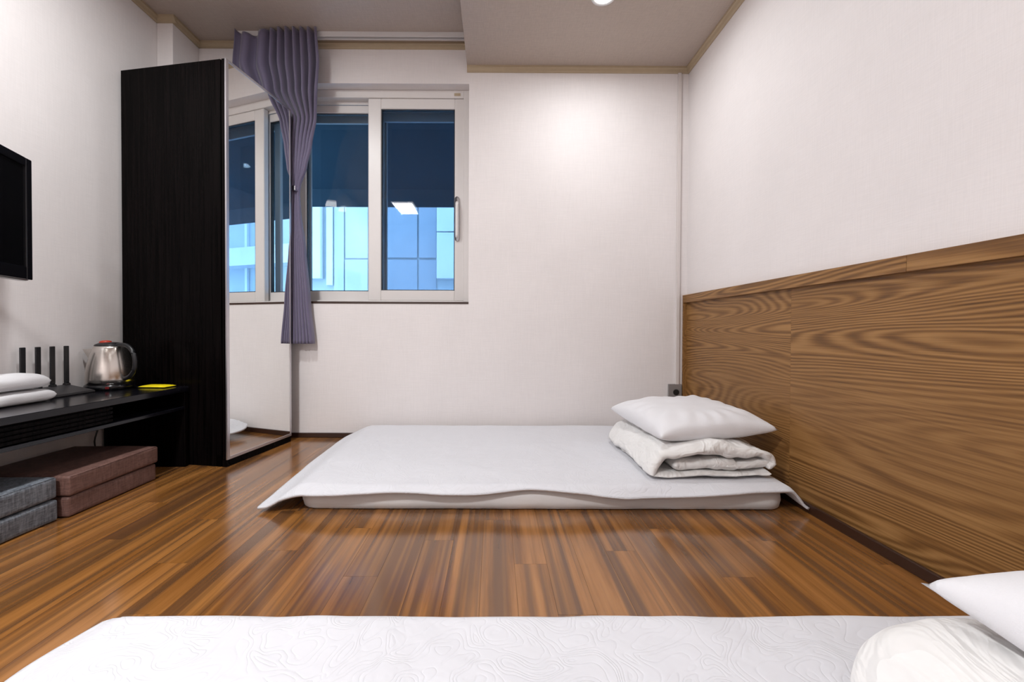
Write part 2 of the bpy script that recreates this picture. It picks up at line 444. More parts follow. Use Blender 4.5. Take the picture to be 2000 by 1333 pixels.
box('lock_tab', -.262, -.222, FY-.002, FY+.001, WZ1-.037, WZ1-.020, 'mould', w1)['label'] = 'small yellowed sticker at the top right of the frame'
w2 = struct(bpy.data.objects.new('window_2', None)); C.objects.link(w2); w2.location = (WX0, 2.88, WZ0)
OY = 2.885
bm = bmesh.new(); ring(bm, WX0, WX1, WZ0, WZ1, OY, OY+.07, .045, .045, .072, .04); obj('window_frame', bm, 'grey_pvc', w2)
for x0, x1, y0 in ((-.80, -.21, OY+.008), (-1.30, -.735, OY+.036)):
    bm = bmesh.new(); ring(bm, x0, x1, WZ0+.03, WZ1-.066, y0, y0+.022, .05, .04, .062, .045); s = obj('sash', bm, 'grey_pvc', w2)
    box('pane', x0+.05, x1-.04, y0+.010, y0+.013, WZ0+.075, WZ1-.128, 'glass', s)

# ------------------------------------------------------------------ outside: awning, facade, ground
aw = thing('awning', 'dark blue fabric awning sloping out above the window outside', 'awning', (0, 3.0, 2.5))
bm = bmesh.new(); n = 24
AX0, AX1 = -3.6, 3.4
A0, A1 = (3.02, 2.72), (4.15, 2.03)
for i in range(n):
    x0, x1 = lerp(AX0, AX1, i/n), lerp(AX0, AX1, (i+1)/n)
    q = [bm.verts.new(p) for p in ((x0, *A0), (x1, *A0), (x1, *A1), (x0, *A1))]
    bm.faces.new(q)
    q = [bm.verts.new(p) for p in ((x0, *A1), (x1, *A1), (x1, A1[0]+.01, A1[1]-.17), (x0, A1[0]+.01, A1[1]-.17))]
    bm.faces.new(q)
bmesh.ops.remove_doubles(bm, verts=bm.verts, dist=1e-4)
c = obj('canopy', bm, 'awning', aw); md = c.modifiers.new('s', 'SOLIDIFY'); md.thickness = .004
bm = bmesh.new(); tube(bm, [(AX0, A1[0]+.02, A1[1]-.02), (AX1, A1[0]+.02, A1[1]-.02)], .010)
obj('front_bar', bm, 'steelbar', aw, True)
for xx in (-3.2, 3.0):
    bm = bmesh.new(); tube(bm, [(xx, 2.98, 2.2), (xx, A1[0], A1[1]-.005)], .014); obj('arm', bm, 'steelbar', aw, True)
fc = thing('building', 'pale blue panelled building facade across the lane, seen through the window', 'building', (0, 5.2, -.5))
FYY = 5.2
box('facade_wall', -6, 9, FYY, FYY+.3, -.5, 6.5, 'facade', fc)
def pan(x0, x1, z0, z1, m, pr=.03): box('cladding_panel', x0, x1, FYY-pr, FYY+.001, z0, z1, m, fc, bev=.004, seg=1)
K = FYY/835
def fx(px): return (px-968.5)*K
def fz(py): return .68+(644-py)*K
pan(fx(560), fx(635), fz(548), 2.35, 'facade_l', .10); pan(fx(560), fx(635), 2.36, 3.6, 'facade_l', .10)
pan(fx(643), fx(655), fz(560), 3.6, 'facade_l', .05)
pan(fx(657), fx(676), fz(640), 3.6, 'facade')
pan(fx(678), fx(722), fz(507), 3.6, 'facade', .02); pan(fx(678), fx(722), fz(640), fz(510), 'facade')
pan(fx(724), fx(757), fz(640), 3.6, 'facade', .02)
for a, b in ((759, 818), (821, 855)):
    pan(fx(a), fx(b), fz(506), 3.6, 'facade_g', .03); pan(fx(a), fx(b), fz(640), fz(509), 'facade_g', .02)
pan(fx(857), fx(960), fz(547), fz(459), 'facade_l', .10); pan(fx(857), fx(960), fz(457), 3.6, 'facade_l', .10)
for z0, z1 in ((.85, 1.10), (1.55, 1.80), (2.6, 2.9)):
    pan(.9, 4.8, z0, z1, 'facade_l', .25)
for xx in (.35, 1.2, 2.2, 3.2, 4.2): pan(xx, xx+.05, -.4, 3.6, 'facade_l', .04)
for k in range(4): pan(-5.4+k*.72, -4.75+k*.72, -.4, 3.6, 'facade_l' if k % 2 else 'facade_g')
g = box('ground', -6, 9, D+WT, FYY+.3, -.6, -.5, 'ground'); struct(g); g.name = 'floor_outside'

# ------------------------------------------------------------------ curtain track and curtain
ct = thing('curtain_track', 'white curtain track under the higher ceiling above the window', 'curtain track', (-1, 2.55, ZH))
bm = bmesh.new(); bx(bm, -1.535, XS-.004, 2.560, 2.593, ZH-.010, ZH, .001, 1)
bx(bm, -1.535, XS-.004, 2.560, 2.565, ZH-.030, ZH-.008, .001, 1); bx(bm, -1.535, XS-.004, 2.588, 2.593, ZH-.030, ZH-.008, .001, 1)
obj('rail', bm, 'track', ct)
for xx in (-1.537, XS-.006): box('end_cap', xx-.003, xx+.004, 2.558, 2.595, ZH-.032, ZH, 'white_pvc', ct, bev=.001)
bm = bmesh.new(); tube(bm, [(-1.452, 2.576, ZH-.03), (-1.452, 2.576, ZH-.050)], .005); obj('glider', bm, 'white_pvc', ct, True)
# curtain: z, left, right, centre depth, fold amplitude
tab = [(-2.444, -1.535, -1.048, 2.536, .020), (-2.25, -1.565, -1.038, 2.552, .026), (-2.10, -1.505, -1.060, 2.575, .026),
       (-1.96, -1.345, -1.092, 2.630, .020), (-1.80, -1.315, -1.125, 2.632, .018), (-1.66, -1.282, -1.155, 2.625, .018), (-1.545, -1.262, -1.198, 2.630, .014),
       (-1.50, -1.262, -1.202, 2.630, .014), (-1.40, -1.268, -1.195, 2.628, .018), (-1.15, -1.278, -1.165, 2.626, .022),
       (-.85, -1.290, -1.138, 2.624, .026), (-.595, -1.300, -1.112, 2.620, .028)]
bm = bmesh.new(); NS, NT = 300, 90; g = []
for j in range(NT+1):
    z = -lerp(2.444, .588, j/NT); xl, xr, yc, am = interp(tab, z); row = []
    t = j/NT
    up = 1-sstep(1.7, 2.2, -z)      # 0 in the wide header, 1 in the gathered part
    for i in range(NS+1):
        s = i/NS
        # header: left 40 % hangs loose with two broad folds, the right 60 % is densely pleated
        u = lerp(s*.0 + (s/.22*.40 if s < .22 else .40+(s-.22)/.78*.60), s, up)
        ph = 2*PI*(9.0*s)+.6*math.sin(3*t+s*5)
        if s < .22: ph = ph*1.0
        f = math.sin(ph); f = math.copysign(abs(f)**.75, f)
        xx = lerp(xl, xr, u) + .006*math.cos(ph)*(.3+up)
        yy = yc + am*f*(1-.0*s) + .006*nz(s*8, z*2, 1)
        zz = -z
        if j < 10:
            dip = .034*abs(math.sin(s/.22*PI))**.8 if s < .22 else .010*abs(math.sin((s-.22)/.14*PI)) if s < .36 else 0
            zz -= dip*(1-j/10)
        row.append(bm.verts.new((xx, min(yy, D-.010), zz)))
    g.append(row)
for j in range(NT):
    for i in range(NS): bm.faces.new((g[j][i], g[j+1][i], g[j+1][i+1], g[j][i+1]))
cu = thing('curtain', 'purple-grey pleated curtain gathered beside the window and wardrobe', 'curtain', (-1.2, 2.6, .588))
o = obj('drape', bm, 'curtain', cu, True); md = o.modifiers.new('s', 'SOLIDIFY'); md.thickness = .0015
bm = bmesh.new(); cx_, cy_ = -1.231, 2.628
P = [(cx_+.037*math.cos(a), cy_+.028*math.sin(a), 1.535-.012*math.cos(a)) for a in [2*PI*i/24 for i in range(25)]]
vs = [[bm.verts.new((p[0], p[1], p[2]+dz)) for dz in (-.013, .013)] for p in P]
for a, b in zip(vs, vs[1:]): bm.faces.new((a[0], b[0], b[1], a[1]))
tb = obj('tieback', bm, 'curtain', cu, True); tb.modifiers.new('s', 'SOLIDIFY').thickness = .002
box('clip', -1.222, -1.206, 2.592, 2.600, 1.515, 1.545, 'chrome', cu, bev=.002)['label'] = 'small silver clip'

# ------------------------------------------------------------------ wardrobe (rotated a little off the walls)
TH = .173
wm = Matrix.Translation((-1.3062, 2.088, 0)) @ Matrix.Rotation(-TH, 4, 'Z')   # local: +Y along mirror, -X along side panel
wt = thing('wardrobe', 'tall black wardrobe with a mirrored front in the corner by the window', 'wardrobe', (-1.55, 2.35, 0))
WH = 1.988; WD_, WW = .606, .478
def wb(name, x0, x1, y0, y1, z0, z1, m, bev=.0015, parent=None): return box(name, x0, x1, y0, y1, z0, z1, m, parent or wt, bev=bev, xf=wm)
wb('side_panel', -WD_, -.030, 0, .018, 0, WH, 'ebony')
wb('side_panel', -WD_, -.030, WW-.018, WW, 0, WH, 'ebony')
wb('top_panel', -WD_, -.030, .018, WW-.018, WH-.018, WH, 'ebony')
wb('back_panel', -WD_, -WD_+.006, .018, WW-.018, .06, WH-.018, 'ebony')
wb('bottom_panel', -WD_+.006, -.030, .018, WW-.018, .058, .076, 'ebony')
wb('plinth', -.060, -.030, 0.0, WW, 0, .058, 'ebony')
wb('shelf', -WD_+.006, -.050, .018, WW-.018, 1.7, 1.718, 'ebony')
dr = wb('door', -.024, -.004, .0, WW+.010, .036, WH, 'ebony', .001)
bm = bmesh.new()
x0, x1 = -.006, .0025
for y0, y1, z0, z1 in ((-.001, .016, .035, WH+.001), (WW+.000, WW+.011, .035, WH+.001), (.016, WW+.000, .035, .050), (.016, WW+.000, WH-.012, WH+.001)):
    bx(bm, x0, x1, y0, y1, z0, z1, .0008, 1)
bmesh.ops.transform(bm, matrix=wm, verts=bm.verts); fr = obj('mirror_frame', bm, 'alu', dr); fr['label'] = 'thin aluminium edge strip'
mi = wb('mirror', -.005, .0005, .016, WW+.000, .050, WH-.012, 'mirror', 0, dr); mi['label'] = 'full height mirror pane'
wb('base_board', -.028, -.002, .0, WW+.010, .0, .035, 'ebony', .001)

# ------------------------------------------------------------------ TV bench (low, black)
BH = .395
bt = thing('tv_bench', 'long low glossy black TV bench along the left wall', 'tv bench', (-1.72, 1.3, 0))
ba = math.atan2(.04, .773)
FR = lambda y: -1.51-(2.11-y)*.0517       # front edge follows a slight angle
def bslab(name, yA, yB, z0, z1, m='desk', inset=0, back=XL+.016, parent=None, bev=.0015):
    bm = bmesh.new()
    vs = [(FR(yA)-inset, yA), (FR(yB)-inset, yB), (back, yB), (back, yA)]
    lo = [bm.verts.new((*p, z0)) for p in vs]; hi = [bm.verts.new((*p, z1)) for p in vs]
    bm.faces.new(lo[::-1]); bm.faces.new(hi)
    for i in range(4): bm.faces.new((lo[i], lo[(i+1) % 4], hi[(i+1) % 4], hi[i]))
    bmesh.ops.recalc_face_normals(bm, faces=bm.faces)
    if bev: bmesh.ops.bevel(bm, geom=bm.edges[:], offset=bev, segments=1, affect='EDGES')
    return obj(name, bm, m, parent or bt)
BY0, BY1 = .55, 2.112
bslab('top', BY0, BY1, BH-.026, BH)
bslab('lower_shelf', BY0+.02, BY1-.02, .283, .298, inset=.004)
bslab('side_panel', BY1-.022, BY1, 0, BH-.026, 'ebony', inset=.002)
bslab('side_panel', BY0, BY0+.022, 0, BH-.026, inset=.002)
bslab('divider', 1.20, 1.218, .298, BH-.026, inset=.03)
dw = bslab('drawer', BY0+.03, 1.19, .304, BH-.030, 'ebony', inset=.012)
df = bslab('drawer', 1.228, 1.72, .300, BH-.028, 'ebony', inset=.014)
for d_, (a, b) in ((dw, (BY0+.03, 1.19)), (df, (1.228, 1.72))):
    for k in range(4):
        z0 = .304+k*.016
        bm = bmesh.new()
        vs = [(FR(a)-.004, a), (FR(b)-.004, b), (FR(b)-.0145, b), (FR(a)-.0145, a)]
        lo = [bm.verts.new((*p, z0)) for p in vs]; hi = [bm.verts.new((*p, z0+.010)) for p in vs]
        bm.faces.new(lo[::-1]); bm.faces.new(hi)
        for i in range(4): bm.faces.new((lo[i], lo[(i+1) % 4], hi[(i+1) % 4], hi[i]))
        bmesh.ops.recalc_face_normals(bm, faces=bm.faces); obj('slat', bm, 'ebony', d_)

# ------------------------------------------------------------------ folded floor cushions under the bench
def cushion(x0, x1, y0, y1, z0, z1, m, name, label, group, sd):
    bm = bmesh.new(); bx(bm, x0, x1, y0, y1, z0, z1, .009, 3)
    bmesh.ops.subdivide_edges(bm, edges=[e for e in bm.edges if e.calc_length() > .05], cuts=7, use_grid_fill=True)
    cx, cy, cz = (x0+x1)/2, (y0+y1)/2, (z0+z1)/2
    for v in bm.verts:
        p = v.co; k = nz(p.x*7+sd, p.y*7, p.z*7)
        u = 1-abs(p.y-cy)/((y1-y0)/2)
        if p.x > cx: p.x += .004*k
        if p.z > cz: p.z -= .003*(1+k)
    o = obj(name, bm, m, None, True); tag(o, label, 'cushion', group)
    # seam piping along top front edge
    bm = bmesh.new(); tube(bm, [(x1-.003, y0+.008, z1-.006), (x1-.003, y1-.008, z1-.006)], .0018, 6); obj('piping', bm, m, o, True)
    return o
cushion(-1.885, -1.516, 1.520, 1.915, .002, .077, 'brown_fab', 'floor_cushion', 'brown floor cushion under the bench, lower of the brown pair', 'brown floor cushions', 1)
cushion(-1.885, -1.510, 1.518, 1.920, .078, .154, 'brown_fab', 'floor_cushion', 'brown floor cushion under the bench, upper of the brown pair', 'brown floor cushions', 2)
cushion(-1.885, -1.538, 1.105, 1.506, .002, .080, 'grey_fab', 'floor_cushion', 'grey floor cushion under the bench, lower of the grey pair', 'grey floor cushions', 3)
cushion(-1.885, -1.540, 1.105, 1.506, .081, .158, 'grey_fab', 'floor_cushion', 'grey floor cushion under the bench, upper of the grey pair', 'grey floor cushions', 4)
bm = bmesh.new(); tube(bm, smooth_pts([(XL+.02, 2.04, .28), (XL+.03, 2.05, .22), (XL+.022, 2.035, .14), (XL+.026, 2.045, .06), (XL+.05, 2.02, .005)], 5), .0035, 8)
tag(obj('power_cable', bm, 'blackp', None, True), 'thin black cable hanging behind the bench beside the wardrobe', 'cable')

# ------------------------------------------------------------------ television on a wall bracket
tvd = Vector((.33, -.944, 0)).normalized()   # along the screen, towards the camera
tvn = Vector((-tvd.y, tvd.x, 0))              # facing the room
R0 = Vector((-1.730, 1.605, .853))
tm = Matrix(((tvd.x, tvn.x, 0, R0.x), (tvd.y, tvn.y, 0, R0.y), (0, 0, 1, R0.z), (0, 0, 0, 1)))   # local x along, y normal, z up
tv = thing('television', 'black flat television on a swivel bracket on the left wall', 'television', tuple(tm @ Vector((.37, -.05, 0))))
TW, TT = .75, .452
bm = bmesh.new(); bx(bm, 0, TW, -.045, 0, 0, TT, .012, 3); bmesh.ops.transform(bm, matrix=tm, verts=bm.verts); body = obj('housing', bm, 'gloss_black', tv)
bm = bmesh.new(); bx(bm, .12, TW-.12, -.085, -.044, .08, TT-.08, .012, 2); bmesh.ops.transform(bm, matrix=tm, verts=bm.verts); obj('rear_cover', bm, 'blackp', tv)
bm = bmesh.new()
for q in ((0.004, .036, .004, TT-.004), (TW-.036, TW-.004, .004, TT-.004), (.036, TW-.036, TT-.036, TT-.004), (.036, TW-.036, .004, .05)):
    bx(bm, q[0], q[1], -.004, .006, q[2], q[3], .003, 2)
bmesh.ops.transform(bm, matrix=tm, verts=bm.verts); obj('bezel', bm, 'gloss_black', body)
bm = bmesh.new(); bx(bm, .036, TW-.036, -.004, .001, .05, TT-.036); bmesh.ops.transform(bm, matrix=tm, verts=bm.verts); obj('screen', bm, 'screen', body)
bm = bmesh.new(); tube(bm, [tm @ Vector((.37, -.085, .22)), Vector((-1.80, 1.25, 1.073)), Vector((XL+.01, 1.20, 1.073))], .016, 10)
obj('bracket_arm', bm, 'blackp', tv, True)
box('wall_plate', XL, XL+.012, 1.12, 1.28, .98, 1.17, 'blackp', tv, bev=.002)

# ------------------------------------------------------------------ folded white towels on the bench
def towel(x0, x1, y0, y1, z0, z1, sd, label):
    # folded flat: closed profile with round fold on the +Y side
    bm = bmesh.new(); nu, nv = 48, 40; cz = (z0+z1)/2; hz = (z1-z0)/2; rows = []
    for j in range(nv+1):
        y = lerp(y0, y1, j/nv); ey = min(1, (y-y0)/.01+.2, )
        e = (y1-y)/.045; ky = math.sqrt(max(0, 1-(1-min(1, e))**2)) if e < 1 else 1
        row = []
        for i in range(nu):
            a = 2*PI*i/nu; ca, sa = math.cos(a), math.sin(a)
            px = math.copysign(abs(ca)**.35, ca); pz = math.copysign(abs(sa)**.55, sa)
            xx = (x0+x1)/2+(x1-x0)/2*px*(1-.10*(1-ky)); zz = cz+hz*pz*max(.04, ky)
            k = nz(xx*9+sd, y*9, zz*9)
            if zz > cz: zz += .006*k-.004*(abs(px)**3)
            xx += .004*nz(y*14+sd, zz*20, 3)
            row.append(bm.verts.new((xx, y, zz)))
        rows.append(row)
    for a, b in zip(rows, rows[1:]):
        for i in range(nu): bm.faces.new((a[i], b[i], b[(i+1) % nu], a[(i+1) % nu]))
    bm.faces.new(rows[0]); bm.faces.new(rows[-1][::-1]); bmesh.ops.recalc_face_normals(bm, faces=bm.faces)
    return tag(obj('folded_towel', bm, 'towel', None, True), label, 'towel', 'white folded towels on the bench')
towel(XL+.010, -1.722, 1.28, 1.695, BH, BH+.050, 1, 'thick white folded towel on the black bench, lower of two')
towel(XL+.010, -1.728, 1.27, 1.680, BH+.053, BH+.110, 5, 'thick white folded towel lying on top of the other towel')

# ------------------------------------------------------------------ router with four antennas
rt = thing('router', 'flat black router with four upright antennas behind the towels', 'router', (-1.85, 1.84, BH))
bm = bmesh.new()
pl = [(-1.775, 1.722), (-1.772, 1.905), (-1.905, 1.912), (-1.905, 1.708)]
lo = [bm.verts.new((*p, BH+.001)) for p in pl]
hi = [bm.verts.new((p[0]+(-.004 if i < 2 else 0), p[1], BH+(.010 if i < 2 else .034))) for i, p in enumerate(pl)]
bm.faces.new(lo[::-1]); bm.faces.new(hi)
for i in range(4): bm.faces.new((lo[i], lo[(i+1) % 4], hi[(i+1) % 4], hi[i]))
bmesh.ops.recalc_face_normals(bm, faces=bm.faces); bmesh.ops.bevel(bm, geom=bm.edges[:], offset=.003, segments=2, affect='EDGES')
obj('body', bm, 'routerp', rt)
for k, yy in enumerate((1.722, 1.780, 1.838, 1.898)):
    bm = bmesh.new(); bx(bm, -1.900, -1.893, yy-.010, yy+.010, BH+.045, .600, .002, 2)
    # face it across the room
    a = obj('antenna', bm, 'blackp', rt)
    bm = bmesh.new(); tube(bm, [(-1.8965, yy-.011, BH+.034), (-1.8965, yy+.011, BH+.034)], .0075, 10); bx(bm, -1.902, -1.891, yy-.007, yy+.007, BH+.034, BH+.05, .001, 1)
    obj('hinge', bm, 'blackp', a, False)

# ------------------------------------------------------------------ electric kettle
kc = (-1.805, 2.010, BH)
kt = thing('kettle', 'stainless steel electric kettle with black handle and red lid button', 'kettle', kc)
bm = bmesh.new(); lathe(bm, [(.087, 0), (.092, .004), (.092, .016), (.088, .024), (.082, .026)], kc, 48); obj('base', bm, 'gloss_black', kt, True)
bm = bmesh.new(); lathe(bm, [(.080, .025), (.087, .028), (.0880, .05), (.085, .09), (.078, .13), (.069, .165), (.061, .192), (.056, .201), (.048, .203)], kc, 64)
kb = obj('body', bm, 'steel', kt, True)
# spout: V-shaped beak on the left side (towards -x, slightly to the camera)
vd = Vector((-.97, -.22, 0)).normalized(); sd_ = Vector((-vd.y, vd.x, 0))
bm = bmesh.new(); o0 = Vector(kc)
tip = o0+vd*.106+Vector((0, 0, .186)); A = o0+vd*.046+sd_*.034+Vector((0, 0, .190)); B = o0+vd*.046-sd_*.034+Vector((0, 0, .190)); L = o0+vd*.078+Vector((0, 0, .132))
Ai = o0+vd*.046+sd_*.028+Vector((0, 0, .150)); Bi = o0+vd*.046-sd_*.028+Vector((0, 0, .150))
v = [bm.verts.new(p) for p in (tip, A, B, L, Ai, Bi)]
for q in ((0, 1, 3), (0, 3, 2), (1, 4, 3), (2, 3, 5)): bm.faces.new([v[i] for i in q])
bmesh.ops.subdivide_edges(bm, edges=bm.edges[:], cuts=2, use_grid_fill=True)
s = obj('spout', bm, 'steel', kt); s.modifiers.new('s', 'SOLIDIFY').thickness = .0015
bm = bmesh.new(); lathe(bm, [(.054, .200), (.056, .204), (.052, .209), (.036, .216), (.018, .219)], kc, 40); ld = obj('lid', bm, 'blackp', kt, True)
bm = bmesh.new(); lathe(bm, [(.022, .212), (.024, .218), (.020, .224), (.010, .227)], (kc[0]-.012, kc[1]-.008, kc[2]), 24); k = obj('lid_button', bm, 'red', ld, True); k['label'] = 'red lid button'
hd = Vector((.97, -.22, 0)).normalized()
hp = [o0+hd*a+Vector((0, 0, b)) for a, b in ((.040, .203), (.075, .207), (.110, .200), (.138, .172), (.150, .130), (.144, .092), (.120, .062), (.086, .048))]
bm = bmesh.new(); tube(bm, smooth_pts(hp, 6), .0095, 12, flat=1.0); obj('handle', bm, 'blackp', kt, True)
bm = bmesh.new(); P = o0+Vector((.052, -.0755, .013)); bx(bm, P.x-.009, P.x+.009, P.y-.003, P.y+.004, P.z-.005, P.z+.005, .001, 1); obj('switch', bm, 'switch_red', kt)['label'] = 'small red power switch'

# ------------------------------------------------------------------ yellow packet
bm = bmesh.new(); nx, ny = 30, 12; top = []; bot = []
for j in range(ny+1):
    for i in range(nx+1):
        u, v = i/nx*2-1, j/ny*2-1
        h = .0075*(max(0, 1-abs(u)**4)*max(0, 1-abs(v)**3))**.5
        x, y = u*.066, v*.036
        top.append(bm.verts.new((x, y, .0045+h+.0006*nz(u*4, v*4, 2)))); bot.append(bm.verts.new((x, y, max(.0005, .0040-h*.5))))
for j in range(ny):
    for i in range(nx):
        a = j*(nx+1)+i; bm.faces.new((top[a], top[a+1], top[a+nx+2], top[a+nx+1])); bm.faces.new((bot[a+nx+1], bot[a+nx+2], bot[a+1], bot[a]))
bmesh.ops.contextual_create
pk = obj('packet', bm, 'yellow', None, True); pk.location = (-1.628, 2.066, BH); pk.rotation_euler.z = -.05
tag(pk, 'flat yellow packet lying on the bench beside the wardrobe', 'packet')

# ------------------------------------------------------------------ cable duct and outlet
du = box('cable_duct', 1.131, 1.152, D-.014, D, .335, ZS-.034, 'duct', bev=.002); tag(du, 'slim white cable duct running down the back wall to the outlet', 'cable duct')
ou = thing('wall_outlet', 'grey double wall outlet under the cable duct behind the pillow', 'outlet', (1.13, D, .28))
box('cover_plate', 1.086, 1.168, D-.016, D, .212, .342, 'outlet', ou, bev=.002)
for zc in (.292, .250):
    bm = bmesh.new(); lathe(bm, [(.0185, 0), (.0185, .004), (.0165, .0045)], (0, 0, 0), 28); bmesh.ops.transform(bm, matrix=Matrix.Translation((1.132, D-.0148, zc)) @ Matrix.Rotation(PI/2, 4, 'X'), verts=bm.verts); obj('socket', bm, 'hole', ou)

# ------------------------------------------------------------------ beds
def mattress(x0, x1, y0, y1, h, label, sd):
    bm = bmesh.new(); rc = .085; n = 10; out = []
    for cx, cy, a0 in ((x1-rc, y1-rc, 0), (x0+rc, y1-rc, PI/2), (x0+rc, y0+rc, PI), (x1-rc, y0+rc, 1.5*PI)):
        for k in range(n+1): a = a0+PI/2*k/n; out.append((cx, cy, math.cos(a), math.sin(a), rc))
    # densify straight runs
    pts = []
    for i in range(len(out)):
        a = out[i]; b = out[(i+1) % len(out)]
        pa = Vector((a[0]+a[2]*rc, a[1]+a[3]*rc, 0)); pb = Vector((b[0]+b[2]*rc, b[1]+b[3]*rc, 0))
        m = max(1, int((pb-pa).length/.03))
        for q in range(m): pts.append((pa.lerp(pb, q/m), Vector((a[2], a[3], 0))))
    prof = [(-.030, 0.0), (-.006, .006), (0.0, .030), (.0, h*.6), (-.006, h-.012), (-.022, h-.002), (-.05, h)]
    rows = []
    for ins, z in prof:
        rows.append([bm.verts.new((p.x+nn.x*(ins+.003*nz(p.x*9+sd, p.y*9, z*20)), p.y+nn.y*(ins+.003*nz(p.x*9+sd, p.y*9, z*20)), z)) for p, nn in pts])
    N_ = len(pts)
    for a, b in zip(rows, rows[1:]):
        for i in range(N_): bm.faces.new((a[i], a[(i+1) % N_], b[(i+1) % N_], b[i]))
    bm.faces.new(rows[-1]); bm.faces.new(rows[0][::-1])
    return tag(obj('floor_mattress', bm, 'mattress', None, True), label, 'mattress', 'thin white floor mattresses')
def quiltpad(x0, x1, y0, y1, mx0, mx1, my0, my1, h, label, sd, tipdrop, fo_, wave):
    bm = bmesh.new(); nx, ny = 240, 130; g = []
    rb = .16
    for j in range(ny+1):
        v = j/ny; row = []
        for i in range(nx+1):
            u = i/nx
            # rounded plan corners at the back, pointed corners at the front
            X, Y = lerp(x0, x1, u), lerp(y0, y1, v)
            dx0 = (X-x0); dy1 = (y1-Y)
            if dy1 < rb:                      # pull corners in at the back edge
                k = 1-math.sqrt(max(0, 1-((rb-dy1)/rb)**2))
                X = lerp(x0+rb*k*.6, x1-rb*k*.3, u)
            tp = (1-v)**6
            X += (-(1-u)**10*.0+u**10*.0)*tp
            # front edge waviness
            Y += fo_(X)*(1-v)**10
            ol = sstep(0, .15, mx0+.02-X); orr = sstep(-.01, .10, X-mx1+.01)
            of = sstep(-.012, .035, my0-Y); ob = sstep(0, .04, Y-my1+.01)
            z = h+.006
            drop = (h-.022)*(ol*.80+orr*.8)
            drop = min(drop, h-.018)
            drop = max(drop, of*wave(X), ob*.03)
            c = (1-v)**3*max(sstep(mx0+.05, x0, X), sstep(mx1-.02, x1, X))
            z = z-drop-c*tipdrop*(z-drop)
            z += .0045*nz(X*4+sd, Y*4, 0)+.0022*nz(X*11+sd, Y*11, 4)
            z = max(z, .006)
            # shallow relief of the stitching
            row.append(bm.verts.new((X, Y, z)))
        g.append(row)
    for j in range(ny):
        for i in range(nx): bm.faces.new((g[j][i], g[j][i+1], g[j+1][i+1], g[j+1][i]))
    o = obj('quilted_pad', bm, 'quilt', None, True); md = o.modifiers.new('s', 'SOLIDIFY'); md.thickness = .009; md.offset = 1
    return tag(o, label, 'bedding', 'white quilted pads over the mattresses')
MX0, MX1 = -.745, 1.115
mattress(MX0, MX1, 1.592, 2.590, .082, 'thin white floor mattress under the quilt below the window', 1)
def f1(X):
    return -.012+.010*math.sin(X*5.0+1.0)+.006*math.sin(X*13)
def wv1(X):   # hang of the front edge
    return .018+.016*math.exp(-((X-.47)/.13)**2)+.006*math.sin(X*9+2)+.02*math.exp(-((X+.63)/.08)**2)*0
quiltpad(-.872, 1.166, 1.575, 2.625, MX0, MX1, 1.592, 2.590, .083, 'white quilted pad spread over the far mattress under the window', 2, .75, f1, wv1)
mattress(MX0, MX1, -.115, .862, .082, 'thin white floor mattress nearest the camera', 7)
quiltpad(-.868, 1.166, -.150, .902, MX0, MX1, -.115, .862, .083, 'white quilted pad over the near mattress in the foreground', 11, .5, lambda X: 0, lambda X: .02)

def pillow(loc, sx, sy, h, rz, label, sd, tilt=(0, 0), pinch=.035, corner=0.05, pw=.42):
    bm = bmesh.new(); n = 70; T = []; B = []
    for j in range(n+1):
        for i in range(n+1):
            u, v = i/n*2-1, j/n*2-1
            e = max(0, (1-abs(u)**3.2))*max(0, (1-abs(v)**3.2))
            hh = h*.5*e**pw
            x = u*sx/2*(1-pinch*2*(1-v*v)*abs(u)**3)*(1+corner*(abs(u*v))**6); y = v*sy/2*(1-pinch*2*(1-u*u)*abs(v)**3)*(1+corner*(abs(u*v))**6)
            edge = 1-min(1, e*1.6)
            wr = .010*nz(u*6+sd, v*2.2, 1)*edge*(1-abs(u)**6)*(1-abs(v)**6)+.006*nz(u*2.2+sd, v*3, 5)
            ang = math.atan2(v, u); rad = math.hypot(u, v)
            wr += .0045*math.sin(ang*17+3*nz(u, v, sd))*sstep(.55, .9, rad)*e**.5
            T.append(bm.verts.new((x, y, hh+wr*(e**.3))))
            B.append(bm.verts.new((x, y, -hh*.72-wr*.5*(e**.3))) if 0 < i < n and 0 < j < n else None)
    B = [b if b else T[k] for k, b in enumerate(B)]
    for j in range(n):
        for i in range(n):
            a = j*(n+1)+i; q = (a, a+1, a+n+2, a+n+1)
            bm.faces.new([T[k] for k in q])
            f = [B[k] for k in reversed(q)]
            if len(set(f)) == 4:
                try: bm.faces.new(f)
                except ValueError: pass
    # border hem
    o = obj('pillow', bm, 'cotton', None, True)
    o.matrix_world = Matrix.Translation(loc) @ Matrix.Rotation(rz, 4, 'Z') @ Matrix.Rotation(tilt[0], 4, 'X') @ Matrix.Rotation(tilt[1], 4, 'Y')
    ring_ = []
    for k in range(4*n):
        if k < n: i, j = k, 0
        elif k < 2*n: i, j = n, k-n
        elif k < 3*n: i, j = 3*n-k, n
        else: i, j = 0, 4*n-k
        ring_.append(o.data.vertices[0].co.copy() if False else (i, j))
    return tag(o, label, 'pillow', 'white pillows on the folded duvets')

